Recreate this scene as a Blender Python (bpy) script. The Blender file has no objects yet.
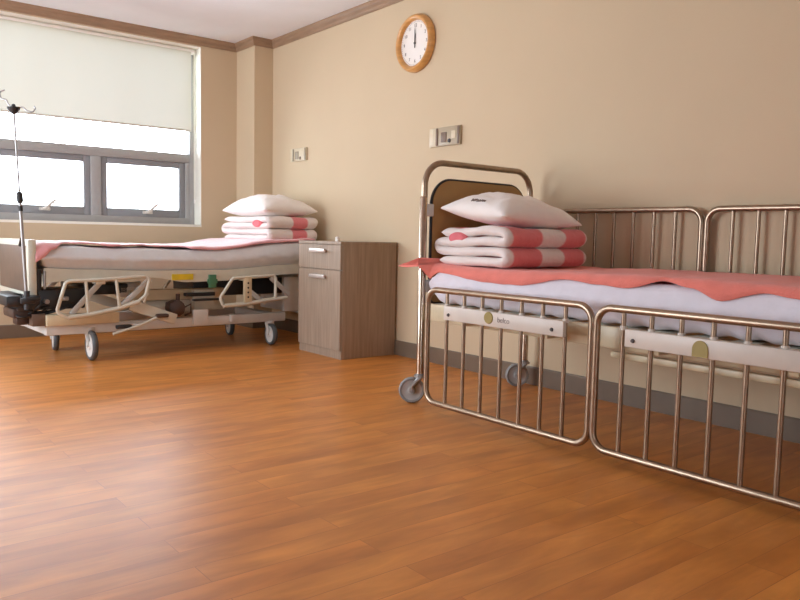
import bpy, bmesh, math, random
from math import sin, cos, pi, radians, sqrt
from mathutils import Vector, Matrix, noise
random.seed(7)
C = bpy.context.scene.collection
S = bpy.context.scene

# ------------------------------------------------------------------ camera
def make_camera():
    f, yaw, pit, rol, h = 750.07, 0.671744, 0.0846468, 0.0204434, 0.82
    F = Vector((sin(yaw)*cos(pit), cos(yaw)*cos(pit), -sin(pit)))
    R = Vector((cos(yaw), -sin(yaw), 0)); U = R.cross(F)
    R2 = R*cos(rol) + U*sin(rol); U2 = U*cos(rol) - R*sin(rol)
    cd = bpy.data.cameras.new('camera'); co = bpy.data.objects.new('camera', cd); C.objects.link(co)
    m = Matrix.Identity(4)
    for i, v in enumerate((R2, U2, -F)):
        for j in range(3): m[j][i] = v[j]
    m[2][3] = h
    co.matrix_world = m
    cd.sensor_fit = 'HORIZONTAL'; cd.sensor_width = 36.0; cd.lens = f/800*36.0
    cd.clip_start = .05
    S.camera = co
make_camera()

# ------------------------------------------------------------------ daylight
W_STRENGTH = 9.0
w = bpy.data.worlds.new('overcast_sky'); S.world = w; w.use_nodes = True
bg = w.node_tree.nodes['Background']
bg.inputs['Color'].default_value = (0.95, 1.0, 1.13, 1); bg.inputs['Strength'].default_value = W_STRENGTH
def portal(name, loc, rot, sx, sy):
    l = bpy.data.lights.new(name, 'AREA'); l.shape = 'RECTANGLE'; l.size = sx; l.size_y = sy
    l.cycles.is_portal = True
    o = bpy.data.objects.new(name, l); o.location = loc; o.rotation_euler = rot; C.objects.link(o)
portal('window_portal', (1.10, 6.50, 1.64), (radians(-90), 0, 0), 3.3, 1.56)
portal('added_window_portal', (-2.22, 4.5, 1.2), (0, radians(-90), 0), 1.85, 2.85)  # serves the unseen side window added for brightness
portal('added_door_portal', (.40, -1.92, 1.05), (radians(90), 0, 0), .65, 2.1)  # serves the unseen rear door added for fill light
S.view_settings.view_transform = 'Standard'; S.view_settings.look = 'None'
S.view_settings.gamma = 1.0; S.view_settings.use_curve_mapping = False
S.view_settings.exposure = 0.57
S.cycles.use_denoising = True
S.cycles.max_bounces = 14; S.cycles.diffuse_bounces = 10; S.cycles.glossy_bounces = 6
S.cycles.transparent_max_bounces = 16; S.cycles.sample_clamp_indirect = 8.0
S.cycles.caustics_reflective = False; S.cycles.caustics_refractive = False

# ------------------------------------------------------------------ materials
def srgb(r, g, b):
    f = lambda c: (c/255/12.92 if c/255 <= .04045 else ((c/255+.055)/1.055)**2.4)
    return (f(r), f(g), f(b), 1)
def nodes(m):
    nt = m.node_tree; return nt, nt.nodes, nt.links
def mat(name, col, rough=.5, metal=0.0, var=.06, nscale=18, bump=0.0, bscale=60, spec=.5, sheen=0.0, coat=0.0, stretch=None):
    m = bpy.data.materials.new(name); m.use_nodes = True
    nt, N, L = nodes(m); p = N['Principled BSDF']
    p.inputs['Roughness'].default_value = rough; p.inputs['Metallic'].default_value = metal
    p.inputs['Specular IOR Level'].default_value = spec
    p.inputs['Sheen Weight'].default_value = sheen; p.inputs['Coat Weight'].default_value = coat
    tc = N.new('ShaderNodeTexCoord'); src = tc.outputs['Object']
    if stretch:
        mp = N.new('ShaderNodeMapping'); mp.inputs['Scale'].default_value = stretch
        L.new(src, mp.inputs['Vector']); src = mp.outputs['Vector']
    nz = N.new('ShaderNodeTexNoise'); nz.inputs['Scale'].default_value = nscale; nz.inputs['Detail'].default_value = 4
    L.new(src, nz.inputs['Vector'])
    cr = N.new('ShaderNodeValToRGB')
    cr.color_ramp.elements[0].position = .3; cr.color_ramp.elements[1].position = .7
    cr.color_ramp.elements[0].color = tuple(c*(1-var) for c in col[:3])+(1,)
    cr.color_ramp.elements[1].color = tuple(min(1, c*(1+var)) for c in col[:3])+(1,)
    L.new(nz.outputs['Fac'], cr.inputs['Fac']); L.new(cr.outputs['Color'], p.inputs['Base Color'])
    if bump:
        n2 = N.new('ShaderNodeTexNoise'); n2.inputs['Scale'].default_value = bscale; n2.inputs['Detail'].default_value = 3
        L.new(tc.outputs['Object'], n2.inputs['Vector'])
        b = N.new('ShaderNodeBump'); b.inputs['Strength'].default_value = bump; b.inputs['Distance'].default_value = .01
        L.new(n2.outputs['Fac'], b.inputs['Height']); L.new(b.outputs['Normal'], p.inputs['Normal'])
    return m
M = {}
M['wall'] = mat('cream_wallpaper', srgb(203, 184, 154), .75, var=.015, nscale=3, bump=.06, bscale=240, spec=.25)
M['ceiling'] = mat('ceiling_paper', srgb(234, 238, 242), .85, var=.02, nscale=4, bump=.05, bscale=150, spec=.2)
M['reveal'] = mat('white_reveal_paint', srgb(238, 236, 224), .5, var=.02)
M['trim'] = mat('brown_moulding', srgb(152, 124, 98), .45, var=.15, nscale=6, stretch=(1, 1, 8))
M['baseboard'] = mat('grey_brown_baseboard', srgb(114, 97, 80), .45, var=.1, nscale=6)
M['alu'] = mat('grey_window_aluminium', srgb(162, 162, 160), .45, .0, var=.03)
M['sash'] = mat('darker_sash_aluminium', srgb(136, 138, 140), .45, .0, var=.03)
M['white_plastic'] = mat('white_plastic', srgb(235, 232, 226), .4, var=.02)
M['ivory'] = mat('ivory_plate_plastic', srgb(208, 194, 165), .4, var=.03)
M['ivory2'] = mat('aged_plate_plastic', srgb(174, 158, 132), .4, var=.03)
M['cap_tan'] = mat('tan_plate_plastic', srgb(150, 136, 112), .4, var=.03)
M['socket'] = mat('brown_socket_face', srgb(120, 98, 80), .5, var=.1)
M['chrome'] = mat('worn_chrome', srgb(186, 168, 150), .22, 1.0, var=.1, nscale=30)
M['brass_tube'] = mat('dulled_steel_tube', srgb(160, 140, 120), .32, .9, var=.12, nscale=30)
M['steel'] = mat('bright_steel', srgb(158, 156, 154), .38, .6, var=.04)
M['cream_metal'] = mat('cream_powder_coat', srgb(206, 205, 190), .4, var=.04)
M['beige_metal'] = mat('beige_powder_coat', srgb(208, 194, 162), .4, var=.06)
M['grey_metal'] = mat('pale_grey_powder_coat', srgb(204, 203, 198), .4, var=.04)
M['bracket'] = mat('off_white_bracket', srgb(206, 198, 188), .4, var=.03)
M['panel_brown'] = mat('brown_headboard_laminate', srgb(164, 128, 78), .45, var=.1, nscale=5)
M['foot_brown'] = mat('taupe_footboard_laminate', srgb(106, 87, 74), .5, var=.08)
M['rubber'] = mat('black_rubber', srgb(38, 36, 36), .6, var=.1)
M['dark_plastic'] = mat('black_plastic', srgb(42, 42, 44), .4, var=.1)
M['dark_brown'] = mat('dark_brown_motor', srgb(70, 52, 44), .5, var=.15)
M['grey_rubber'] = mat('grey_wheel_rubber', srgb(138, 140, 140), .5, var=.08)
M['wheel_grey'] = mat('light_grey_wheel', srgb(176, 178, 178), .4, var=.05)
M['tyre_dark'] = mat('dark_grey_tyre', srgb(84, 88, 90), .5, var=.05)
M['wheel_white'] = mat('white_wheel', srgb(216, 216, 212), .4, var=.03)
M['sheet'] = mat('white_cotton_sheet', srgb(224, 221, 230), .85, var=.03, bump=.45, bscale=18, sheen=.15)
M['sheet_grey'] = mat('pale_grey_sheet', srgb(214, 216, 218), .85, var=.03, bump=.45, bscale=18, sheen=.15)
M['pillow'] = mat('white_pillow_cotton', srgb(240, 236, 232), .85, var=.02, bump=.45, bscale=16, sheen=.15)
M['pink'] = mat('pink_blanket', srgb(234, 130, 116), .9, var=.06, bump=.5, bscale=160, sheen=.3)
M['pink_light'] = mat('paler_pink_blanket', srgb(232, 160, 166), .55, var=.05, bump=.4, bscale=160, sheen=1.0, spec=.8)
M['pink_fold'] = mat('pink_quilt_lining', srgb(222, 120, 128), .9, var=.06, bump=.3, bscale=80)
M['clock_wood'] = mat('honey_wood_clock_rim', srgb(206, 152, 86), .35, var=.16, nscale=9, coat=.3, stretch=(1, 1, 5))
M['clock_face'] = mat('white_clock_dial', srgb(238, 234, 228), .5, var=.01)
M['ink'] = mat('dark_grey_ink', srgb(70, 66, 66), .6, var=.05)
M['ink_soft'] = mat('grey_brown_ink', srgb(128, 116, 110), .6, var=.05)
M['emblem'] = mat('olive_yellow_emblem', srgb(150, 132, 62), .45, var=.08)
M['yellow'] = mat('yellow_sticker', srgb(214, 190, 40), .5, var=.08)
M['green'] = mat('green_tag', srgb(70, 122, 88), .5, var=.08)
M['handle_silver'] = mat('satin_silver_handle', srgb(226, 214, 206), .3, .6, var=.03)

def wood_cabinet():
    m = mat('grey_brown_woodgrain', srgb(158, 140, 122), .42, var=.17, nscale=5, stretch=(14, 14, .7))
    return m
M['cab'] = wood_cabinet()

def floor_mat():
    m = bpy.data.materials.new('orange_brown_plank_vinyl'); m.use_nodes = True
    nt, N, L = nodes(m); p = N['Principled BSDF']
    tc = N.new('ShaderNodeTexCoord')
    br = N.new('ShaderNodeTexBrick')
    br.offset = .37; br.offset_frequency = 2
    br.inputs['Scale'].default_value = 1; br.inputs['Brick Width'].default_value = 1.15; br.inputs['Row Height'].default_value = .100
    br.inputs['Mortar Size'].default_value = .0012; br.inputs['Mortar Smooth'].default_value = .3
    br.inputs['Color1'].default_value = (0, 0, 0, 1); br.inputs['Color2'].default_value = (1, 1, 1, 1); br.inputs['Mortar'].default_value = (.5, .5, .5, 1)
    L.new(tc.outputs['Object'], br.inputs['Vector'])
    # per-plank tone shifts the grain lookup as well
    cr = N.new('ShaderNodeValToRGB'); e = cr.color_ramp.elements
    e[0].position = 0; e[0].color = srgb(214, 138, 64); e[1].position = 1; e[1].color = srgb(226, 152, 74)
    L.new(br.outputs['Color'], cr.inputs['Fac'])
    add = N.new('ShaderNodeVectorMath'); add.operation = 'MULTIPLY_ADD'
    add.inputs[1].default_value = (7.3, 3.1, 0)
    L.new(br.outputs['Color'], add.inputs[0]); L.new(tc.outputs['Object'], add.inputs[2])
    mp = N.new('ShaderNodeMapping'); mp.inputs['Scale'].default_value = (1.6, 8.5, 1); L.new(add.outputs[0], mp.inputs['Vector'])
    g = N.new('ShaderNodeTexNoise'); g.inputs['Scale'].default_value = 1.4; g.inputs['Detail'].default_value = 6; g.inputs['Roughness'].default_value = .6
    g.inputs['Distortion'].default_value = .6
    L.new(mp.outputs['Vector'], g.inputs['Vector'])
    gr = N.new('ShaderNodeValToRGB'); ge = gr.color_ramp.elements
    ge[0].position = .32; ge[0].color = (.70, .66, .62, 1); ge[1].position = .62; ge[1].color = (1.0, 1.0, 1.0, 1)
    L.new(g.outputs['Fac'], gr.inputs['Fac'])
    mp2 = N.new('ShaderNodeMapping'); mp2.inputs['Scale'].default_value = (1.5, 4.2, 1); L.new(add.outputs[0], mp2.inputs['Vector'])
    n2 = N.new('ShaderNodeTexNoise'); n2.inputs['Scale'].default_value = 1.7; n2.inputs['Detail'].default_value = 3; L.new(mp2.outputs['Vector'], n2.inputs['Vector'])
    r2 = N.new('ShaderNodeValToRGB'); q = r2.color_ramp.elements
    q[0].position = .34; q[0].color = (.78, .73, .68, 1); q[1].position = .65; q[1].color = (1.04, 1.04, 1.04, 1)
    L.new(n2.outputs['Fac'], r2.inputs['Fac'])
    def mul(a, b, f=1):
        x = N.new('ShaderNodeMix'); x.data_type = 'RGBA'; x.blend_type = 'MULTIPLY'; x.inputs['Factor'].default_value = f
        L.new(a, x.inputs['A']); L.new(b, x.inputs['B']); return x.outputs['Result']
    c = mul(mul(cr.outputs['Color'], gr.outputs['Color'], .8), r2.outputs['Color'])
    sm = N.new('ShaderNodeMix'); sm.data_type = 'RGBA'; L.new(br.outputs['Fac'], sm.inputs['Factor']); L.new(c, sm.inputs['A'])
    sm.inputs['B'].default_value = srgb(176, 106, 52); L.new(sm.outputs['Result'], p.inputs['Base Color'])
    p.inputs['Roughness'].default_value = .37; p.inputs['Specular IOR Level'].default_value = .5
    b = N.new('ShaderNodeBump'); b.inputs['Strength'].default_value = .12; b.inputs['Distance'].default_value = .004
    L.new(g.outputs['Fac'], b.inputs['Height']); L.new(b.outputs['Normal'], p.inputs['Normal'])
    return m
M['floor'] = floor_mat()

def blind_mat():
    m = bpy.data.materials.new('translucent_ivory_blind'); m.use_nodes = True
    nt, N, L = nodes(m); out = N['Material Output']; N.remove(N['Principled BSDF'])
    d = N.new('ShaderNodeBsdfDiffuse'); d.inputs['Color'].default_value = srgb(228, 226, 206)
    t = N.new('ShaderNodeBsdfTranslucent')
    tc = N.new('ShaderNodeTexCoord'); nz = N.new('ShaderNodeTexNoise'); nz.inputs['Scale'].default_value = 2.5
    L.new(tc.outputs['Object'], nz.inputs['Vector'])
    cr = N.new('ShaderNodeValToRGB'); cr.color_ramp.elements[0].color = (.19, .196, .176, 1); cr.color_ramp.elements[1].color = (.203, .208, .19, 1)
    L.new(nz.outputs['Fac'], cr.inputs['Fac']); L.new(cr.outputs['Color'], t.inputs['Color'])
    mx = N.new('ShaderNodeMixShader'); mx.inputs['Fac'].default_value = .3
    L.new(d.outputs[0], mx.inputs[1]); L.new(t.outputs[0], mx.inputs[2]); L.new(mx.outputs[0], out.inputs['Surface'])
    return m
M['blind'] = blind_mat()
def glass_mat():
    m = bpy.data.materials.new('clear_window_glass'); m.use_nodes = True
    nt, N, L = nodes(m); out = N['Material Output']; N.remove(N['Principled BSDF'])
    t = N.new('ShaderNodeBsdfTransparent'); t.inputs['Color'].default_value = (.95, .97, .96, 1)
    g = N.new('ShaderNodeBsdfGlossy'); g.inputs['Roughness'].default_value = .02
    lw = N.new('ShaderNodeFresnel'); lw.inputs['IOR'].default_value = 1.3
    mx = N.new('ShaderNodeMixShader'); L.new(lw.outputs[0], mx.inputs['Fac'])
    L.new(t.outputs[0], mx.inputs[1]); L.new(g.outputs[0], mx.inputs[2]); L.new(mx.outputs[0], out.inputs['Surface'])
    return m
M['glass'] = glass_mat()
def stripe_mat(name, axis, bands, white, pink):
    """bands: list of (start, end) pink intervals along an object axis, in metres."""
    m = bpy.data.materials.new(name); m.use_nodes = True
    nt, N, L = nodes(m); p = N['Principled BSDF']; p.inputs['Roughness'].default_value = .9; p.inputs['Sheen Weight'].default_value = .25
    tc = N.new('ShaderNodeTexCoord'); sx = N.new('ShaderNodeSeparateXYZ')
    nz = N.new('ShaderNodeTexNoise'); nz.inputs['Scale'].default_value = 9; L.new(tc.outputs['Object'], nz.inputs['Vector'])
    L.new(tc.outputs['Object'], sx.inputs[0])
    wob = N.new('ShaderNodeMath'); wob.operation = 'MULTIPLY_ADD'; wob.inputs[1].default_value = .03
    L.new(nz.outputs['Fac'], wob.inputs[0]); L.new(sx.outputs[axis], wob.inputs[2])
    mr = N.new('ShaderNodeMapRange'); mr.inputs['From Min'].default_value = -.5; mr.inputs['From Max'].default_value = .5
    L.new(wob.outputs[0], mr.inputs['Value'])
    cr = N.new('ShaderNodeValToRGB'); cr.color_ramp.interpolation = 'LINEAR'
    el = cr.color_ramp.elements; el[0].position = 0; el[0].color = white; el[1].position = 1; el[1].color = white
    for a, b in bands:
        for pos, c in ((a-.006, white), (a+.006, pink), (b-.006, pink), (b+.006, white)):
            e = el.new(min(.999, max(.001, pos+.5+.015))); e.color = c
    L.new(mr.outputs[0], cr.inputs['Fac']); L.new(cr.outputs['Color'], p.inputs['Base Color'])
    n2 = N.new('ShaderNodeTexNoise'); n2.inputs['Scale'].default_value = 45; L.new(tc.outputs['Object'], n2.inputs['Vector'])
    b = N.new('ShaderNodeBump'); b.inputs['Strength'].default_value = .4; b.inputs['Distance'].default_value = .01
    L.new(n2.outputs['Fac'], b.inputs['Height']); L.new(b.outputs['Normal'], p.inputs['Normal'])
    return m

# ------------------------------------------------------------------ mesh helpers
WORLD = {}                       # object -> world matrix, for parenting
def obj(name, bm, material, parent=None, smooth=True, local=False, sharp=40):
    """link bm as one mesh object; coordinates are world ones unless local (then those of the root)"""
    if parent is not None and not local:
        bm.transform(WORLD[parent].inverted())
    for f in bm.faces: f.smooth = smooth
    bmesh.ops.recalc_face_normals(bm, faces=bm.faces)
    if smooth:
        for e in bm.edges:
            if len(e.link_faces) == 2 and e.calc_face_angle(0) > radians(sharp): e.smooth = False
    me = bpy.data.meshes.new(name); bm.to_mesh(me); bm.free()
    mats = material if isinstance(material, (list, tuple)) else [material]
    for m in mats: me.materials.append(m)
    o = bpy.data.objects.new(name, me); C.objects.link(o)
    if parent is not None:
        o.parent = parent; WORLD[o] = WORLD[parent]
    else: WORLD[o] = Matrix.Identity(4)
    return o
def centre(o):
    """move a top-level mesh's origin to the middle of its base without moving it"""
    vs = o.data.vertices
    lo = [min(v.co[i] for v in vs) for i in range(3)]; hi = [max(v.co[i] for v in vs) for i in range(3)]
    c = Vector(((lo[0]+hi[0])/2, (lo[1]+hi[1])/2, lo[2]))
    o.data.transform(Matrix.Translation(-c)); o.location = c; WORLD[o] = Matrix.Translation(c)
    return o
def tag(o, label=None, cat=None, group=None, kind=None):
    if label: o['label'] = label
    if cat: o['category'] = cat
    if group: o['group'] = group
    if kind: o['kind'] = kind
    return o
def thing(name, label, cat, loc=(0, 0, 0), rz=0, group=None):
    o = bpy.data.objects.new(name, None); C.objects.link(o); o.location = loc; o.rotation_euler = (0, 0, rz)
    o.empty_display_size = .1
    WORLD[o] = Matrix.Translation(loc) @ Matrix.Rotation(rz, 4, 'Z')
    return tag(o, label, cat, group)
def NB(): return bmesh.new()
def merge(bm, b2):
    me = bpy.data.meshes.new('tmp'); b2.to_mesh(me); b2.free(); bm.from_mesh(me); bpy.data.meshes.remove(me)
def box(bm, x0, x1, y0, y1, z0, z1, bev=0.0, seg=2, mtx=None):
    b = bmesh.new()
    vs = [b.verts.new((x, y, z)) for x in (x0, x1) for y in (y0, y1) for z in (z0, z1)]
    for q in ((0, 1, 3, 2), (4, 6, 7, 5), (0, 4, 5, 1), (2, 3, 7, 6), (0, 2, 6, 4), (1, 5, 7, 3)):
        b.faces.new([vs[i] for i in q])
    if bev: bmesh.ops.bevel(b, geom=list(b.edges), offset=bev, segments=seg, affect='EDGES', profile=.5)
    if mtx: b.transform(mtx)
    merge(bm, b)
def fillet(pts, r, n=6, closed=False):
    pts = [Vector(p) for p in pts]; out = []; N_ = len(pts)
    for i, p in enumerate(pts):
        if not closed and i in (0, N_-1): out.append(p); continue
        a = pts[i-1]; b = pts[(i+1) % N_]
        u = (a-p); v = (b-p); lu, lv = u.length, v.length; u.normalize(); v.normalize()
        ang = u.angle(v, pi)
        if ang > pi-.02: out.append(p); continue
        rr = r[i] if isinstance(r, (list, tuple)) else r
        d = min(rr/math.tan(ang/2), lu*.49, lv*.49); rr = d*math.tan(ang/2)
        bis = (u+v).normalized(); cen = p+bis*(rr/sin(ang/2))
        s = p+u*d-cen; t = p+v*d-cen; tot = s.angle(t); ax = s.cross(t).normalized()
        for k in range(n+1): out.append(cen+Matrix.Rotation(tot*k/n, 3, ax) @ s)
    return out
def tube(bm, pts, r, seg=10, closed=False, cap=True):
    pts = [Vector(p) for p in pts]; n = len(pts)
    T = []
    for i in range(n):
        a = pts[i-1] if (i > 0 or closed) else pts[i]; b = pts[(i+1) % n] if (i < n-1 or closed) else pts[i]
        T.append((b-a).normalized())
    ref = Vector((0, 0, 1)) if abs(T[0].z) < .9 else Vector((1, 0, 0))
    nr = (ref-T[0]*ref.dot(T[0])).normalized(); rings = []
    for i in range(n):
        if i: 
            nr = nr-T[i]*nr.dot(T[i])
            nr = nr.normalized()
        bn = T[i].cross(nr)
        rr = r[i] if isinstance(r, (list, tuple)) else r
        rings.append([bm.verts.new(pts[i]+(nr*cos(2*pi*k/seg)+bn*sin(2*pi*k/seg))*rr) for k in range(seg)])
    for i in range(n if closed else n-1):
        A, B = rings[i], rings[(i+1) % n]
        if closed and i == n-1:
            j = min(range(seg), key=lambda q: (B[q].co-A[0].co).length); B = B[j:]+B[:j]
        for k in range(seg): bm.faces.new((A[k], A[(k+1) % seg], B[(k+1) % seg], B[k]))
    if cap and not closed:
        bm.faces.new(rings[0][::-1]); bm.faces.new(rings[-1])
def lathe(bm, prof, cen, axis=(0, 0, 1), seg=24, arc=None):
    """prof: (radius, height along axis) pairs"""
    q = Vector((0, 0, 1)).rotation_difference(Vector(axis)).to_matrix(); cen = Vector(cen); rings = []
    for r, h in prof:
        if r < 1e-6: rings.append([bm.verts.new(cen+q @ Vector((0, 0, h)))])
        else: rings.append([bm.verts.new(cen+q @ Vector((r*cos(2*pi*k/seg), r*sin(2*pi*k/seg), h))) for k in range(seg)])
    for A, B in zip(rings, rings[1:]):
        for k in range(seg):
            if len(A) == 1 and len(B) == 1: continue
            if len(A) == 1: bm.faces.new((A[0], B[k], B[(k+1) % seg]))
            elif len(B) == 1: bm.faces.new((A[k], A[(k+1) % seg], B[0]))
            else: bm.faces.new((A[k], A[(k+1) % seg], B[(k+1) % seg], B[k]))
def prism(bm, pts2, axis, a0, a1, bev=0.0):
    """extrude a 2-D outline along axis: 'x' takes (y,z), 'y' takes (x,z), 'z' takes (x,y)"""
    def P(p, a): return {'x': (a, p[0], p[1]), 'y': (p[0], a, p[1]), 'z': (p[0], p[1], a)}[axis]
    b = bmesh.new()
    A = [b.verts.new(P(p, a0)) for p in pts2]; B = [b.verts.new(P(p, a1)) for p in pts2]; n = len(pts2)
    fa = b.faces.new(A); fb = b.faces.new(B[::-1])
    for i in range(n): b.faces.new((A[i], B[i], B[(i+1) % n], A[(i+1) % n]))
    if bev: bmesh.ops.bevel(b, geom=list(fa.edges)+list(fb.edges), offset=bev, segments=2, affect='EDGES', profile=.5)
    merge(bm, b)
def grid(bm, nu, nv, fn):
    V = [[bm.verts.new(fn(i/nu, j/nv)) for j in range(nv+1)] for i in range(nu+1)]
    for i in range(nu):
        for j in range(nv): bm.faces.new((V[i][j], V[i+1][j], V[i+1][j+1], V[i][j+1]))
    return V
def shell(bm, nu, nv, top, bot):
    """closed sheet between two grids"""
    A = grid(bm, nu, nv, top); B = grid(bm, nu, nv, bot)
    ring = lambda V: [V[i][0] for i in range(nu)]+[V[nu][j] for j in range(nv)]+[V[i][nv] for i in range(nu, 0, -1)]+[V[0][j] for j in range(nv, 0, -1)]
    a, b = ring(A), ring(B)
    for i in range(len(a)): bm.faces.new((a[i], a[(i+1) % len(a)], b[(i+1) % len(a)], b[i]))
def nz3(x, y, z, s=1.0): return noise.noise(Vector((x*s, y*s, z*s)))
def interp(x, tab):
    """smooth (cosine) interpolation in a table of (x, y)"""
    tab = sorted(tab)
    if x <= tab[0][0]: return tab[0][1]
    if x >= tab[-1][0]: return tab[-1][1]
    for (a, ya), (b, yb) in zip(tab, tab[1:]):
        if a <= x <= b:
            t = (x-a)/(b-a); t = t*t*(3-2*t); return ya+(yb-ya)*t
def text_bm(bm, s, size, mtx, depth=.0006):
    cu = bpy.data.curves.new('t', 'FONT'); cu.body = s; cu.size = size; cu.align_x = 'CENTER'; cu.align_y = 'CENTER'; cu.extrude = depth
    o = bpy.data.objects.new('t', cu); C.objects.link(o); bpy.context.view_layer.update()
    dg = bpy.context.evaluated_depsgraph_get(); me = bpy.data.meshes.new_from_object(o.evaluated_get(dg))
    me.transform(mtx); bm.from_mesh(me); bpy.data.meshes.remove(me); bpy.data.objects.remove(o); bpy.data.curves.remove(cu)

# ------------------------------------------------------------------ room
WX, WY = 3.207, 6.177          # right wall plane, window wall plane
LX, BY, HZ = -2.0, -1.7, 2.46  # left wall, wall behind the camera, ceiling
OX0, OX1, OZ0, OZ1 = -.50, 2.70, .885, 2.385   # window opening
def struct(name, bm, m, smooth=False): return tag(obj(name, bm, m, smooth=smooth), kind='structure')
b = NB(); box(b, LX-.2, WX+.2, BY-.2, WY+.45, -.12, 0); struct('floor', b, M['floor'])
b = NB(); box(b, LX-.2, WX+.2, BY-.2, WY+.45, HZ, HZ+.12); struct('ceiling', b, M['ceiling'])
b = NB(); box(b, WX, WX+.2, BY-.2, WY+.45, 0, HZ); struct('wall_right', b, M['wall'])
LY0, LY1, LZ0, LZ1 = 3.1, 5.9, .30, 2.10           # unseen left-wall window, added to let in more daylight
b = NB()
box(b, LX-.2, LX, BY-.2, LY0, 0, HZ); box(b, LX-.2, LX, LY1, WY+.45, 0, HZ); box(b, LX-.2, LX, LY0, LY1, 0, LZ0); box(b, LX-.2, LX, LY0, LY1, LZ1, HZ)
struct('wall_left', b, M['wall'])
added_win = thing('window_added', None, None, (LX-.1, (LY0+LY1)/2, LZ0)); tag(added_win, kind='structure')
b = NB()
box(b, LX-.14, LX-.07, LY0, LY1, LZ0, LZ0+.06, .004); box(b, LX-.14, LX-.07, LY0, LY1, LZ1-.06, LZ1, .004)
for k in range(4):
    y = LY0+(LY1-LY0-.06)*k/3; box(b, LX-.14, LX-.07, y, y+.06, LZ0+.05, LZ1-.05, .004)
obj('window_frame', b, M['alu'], added_win)  # frame of the added side window
for k in range(3):
    y = LY0+(LY1-LY0-.06)*k/3; b = NB(); box(b, LX-.11, LX-.104, y+.055, y+(LY1-LY0-.06)/3+.005, LZ0+.055, LZ1-.055); obj('pane', b, M['glass'], added_win, smooth=False)
RX0, RX1, RZ0, RZ1 = .10, .70, .0, 2.10            # unseen glazed door behind the camera, added as fill light
b = NB()
box(b, LX, RX0, BY-.2, BY, 0, HZ); box(b, RX1, WX, BY-.2, BY, 0, HZ); box(b, RX0, RX1, BY-.2, BY, RZ1, HZ)
struct('wall_front', b, M['wall'])
added_door = thing('door_added', None, None, ((RX0+RX1)/2, BY-.1, 0)); tag(added_door, kind='structure')
b = NB()
box(b, RX0, RX1, BY-.14, BY-.07, 0, .10, .004); box(b, RX0, RX1, BY-.14, BY-.07, RZ1-.07, RZ1, .004)
for k in range(3):
    x = RX0+(RX1-RX0-.06)*k/2; box(b, x, x+.06, BY-.14, BY-.07, .09, RZ1-.06, .004)
obj('added_door_frame', b, M['alu'], added_door)
for k in range(2):
    x = RX0+(RX1-RX0-.06)*k/2; b = NB(); box(b, x+.055, x+(RX1-RX0-.06)/2+.005, BY-.11, BY-.104, .095, RZ1-.065); obj('pane', b, M['glass'], added_door, smooth=False)
b = NB()
box(b, LX, OX0, WY, WY+.3, 0, HZ); box(b, OX1, WX, WY, WY+.3, 0, HZ)
box(b, OX0, OX1, WY, WY+.3, 0, OZ0-.02); box(b, OX0, OX1, WY, WY+.3, OZ1, HZ)
struct('wall_back', b, M['wall'])
PX, PY = 3.03, 5.845           # corner column
b = NB(); box(b, PX, WX, PY, WY, 0, HZ); struct('wall_column', b, M['wall'])
# painted reveal lining + sill
b = NB(); t_ = .006
box(b, OX1-t_, OX1, WY-.001, WY+.3, OZ0-.02, OZ1); box(b, OX0, OX0+t_, WY-.001, WY+.3, OZ0-.02, OZ1)
box(b, OX0, OX1, WY-.001, WY+.3, OZ1-t_, OZ1); box(b, OX0, OX1, WY-.004, WY+.3, OZ0-.02, OZ0)
struct('trim_1', b, M['reveal'])
# crown moulding as a mitred run with a profile, baseboard the same way
def run(bm, path, prof):
    """prof: (offset into the room, z); path walks with the room on its left"""
    P = [Vector(p) for p in path]; rings = []
    for i, p in enumerate(P):
        d0 = (P[i]-P[i-1]).normalized() if i else (P[1]-P[0]).normalized()
        d1 = (P[i+1]-P[i]).normalized() if i < len(P)-1 else d0
        n0 = Vector((-d0.y, d0.x)); n1 = Vector((-d1.y, d1.x)); m = (n0+n1)/(1+n0.dot(n1))
        rings.append([bm.verts.new((p.x+m.x*o, p.y+m.y*o, z)) for o, z in prof])
    k = len(prof)
    for A, B in zip(rings, rings[1:]):
        for j in range(k): bm.faces.new((A[j], B[j], B[(j+1) % k], A[(j+1) % k]))
    bm.faces.new(rings[0]); bm.faces.new(rings[-1][::-1])
room_path = [(WX, BY), (WX, PY), (PX, PY), (PX, WY), (LX, WY)]
crown = [(0, 2.394), (.010, 2.394), (.012, 2.404), (.020, 2.412), (.022, 2.432), (.034, 2.444), (.036, HZ), (0, HZ)]
base = [(0, 0), (.012, 0), (.012, .094), (.008, .102), (0, .102)]
def side(path, prof, name, m): 
    b = NB(); run(b, path, prof); struct(name, b, m, smooth=False)
side(room_path, crown, 'trim_2', M['trim'])
side([(LX, WY), (LX, BY), (WX, BY)], crown, 'trim_3', M['trim'])
side(room_path[:2], base, 'baseboard_right', M['baseboard'])
side(room_path[1:4], base, 'baseboard_column', M['baseboard'])
side(room_path[3:], base, 'baseboard_back', M['baseboard'])
side([(LX, WY), (LX, BY)], base, 'baseboard_left', M['baseboard'])
side([(RX1, BY), (WX, BY)], base, 'baseboard_front', M['baseboard'])
side([(LX, BY), (RX0, BY)], base, 'baseboard_front', M['baseboard'])

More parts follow.
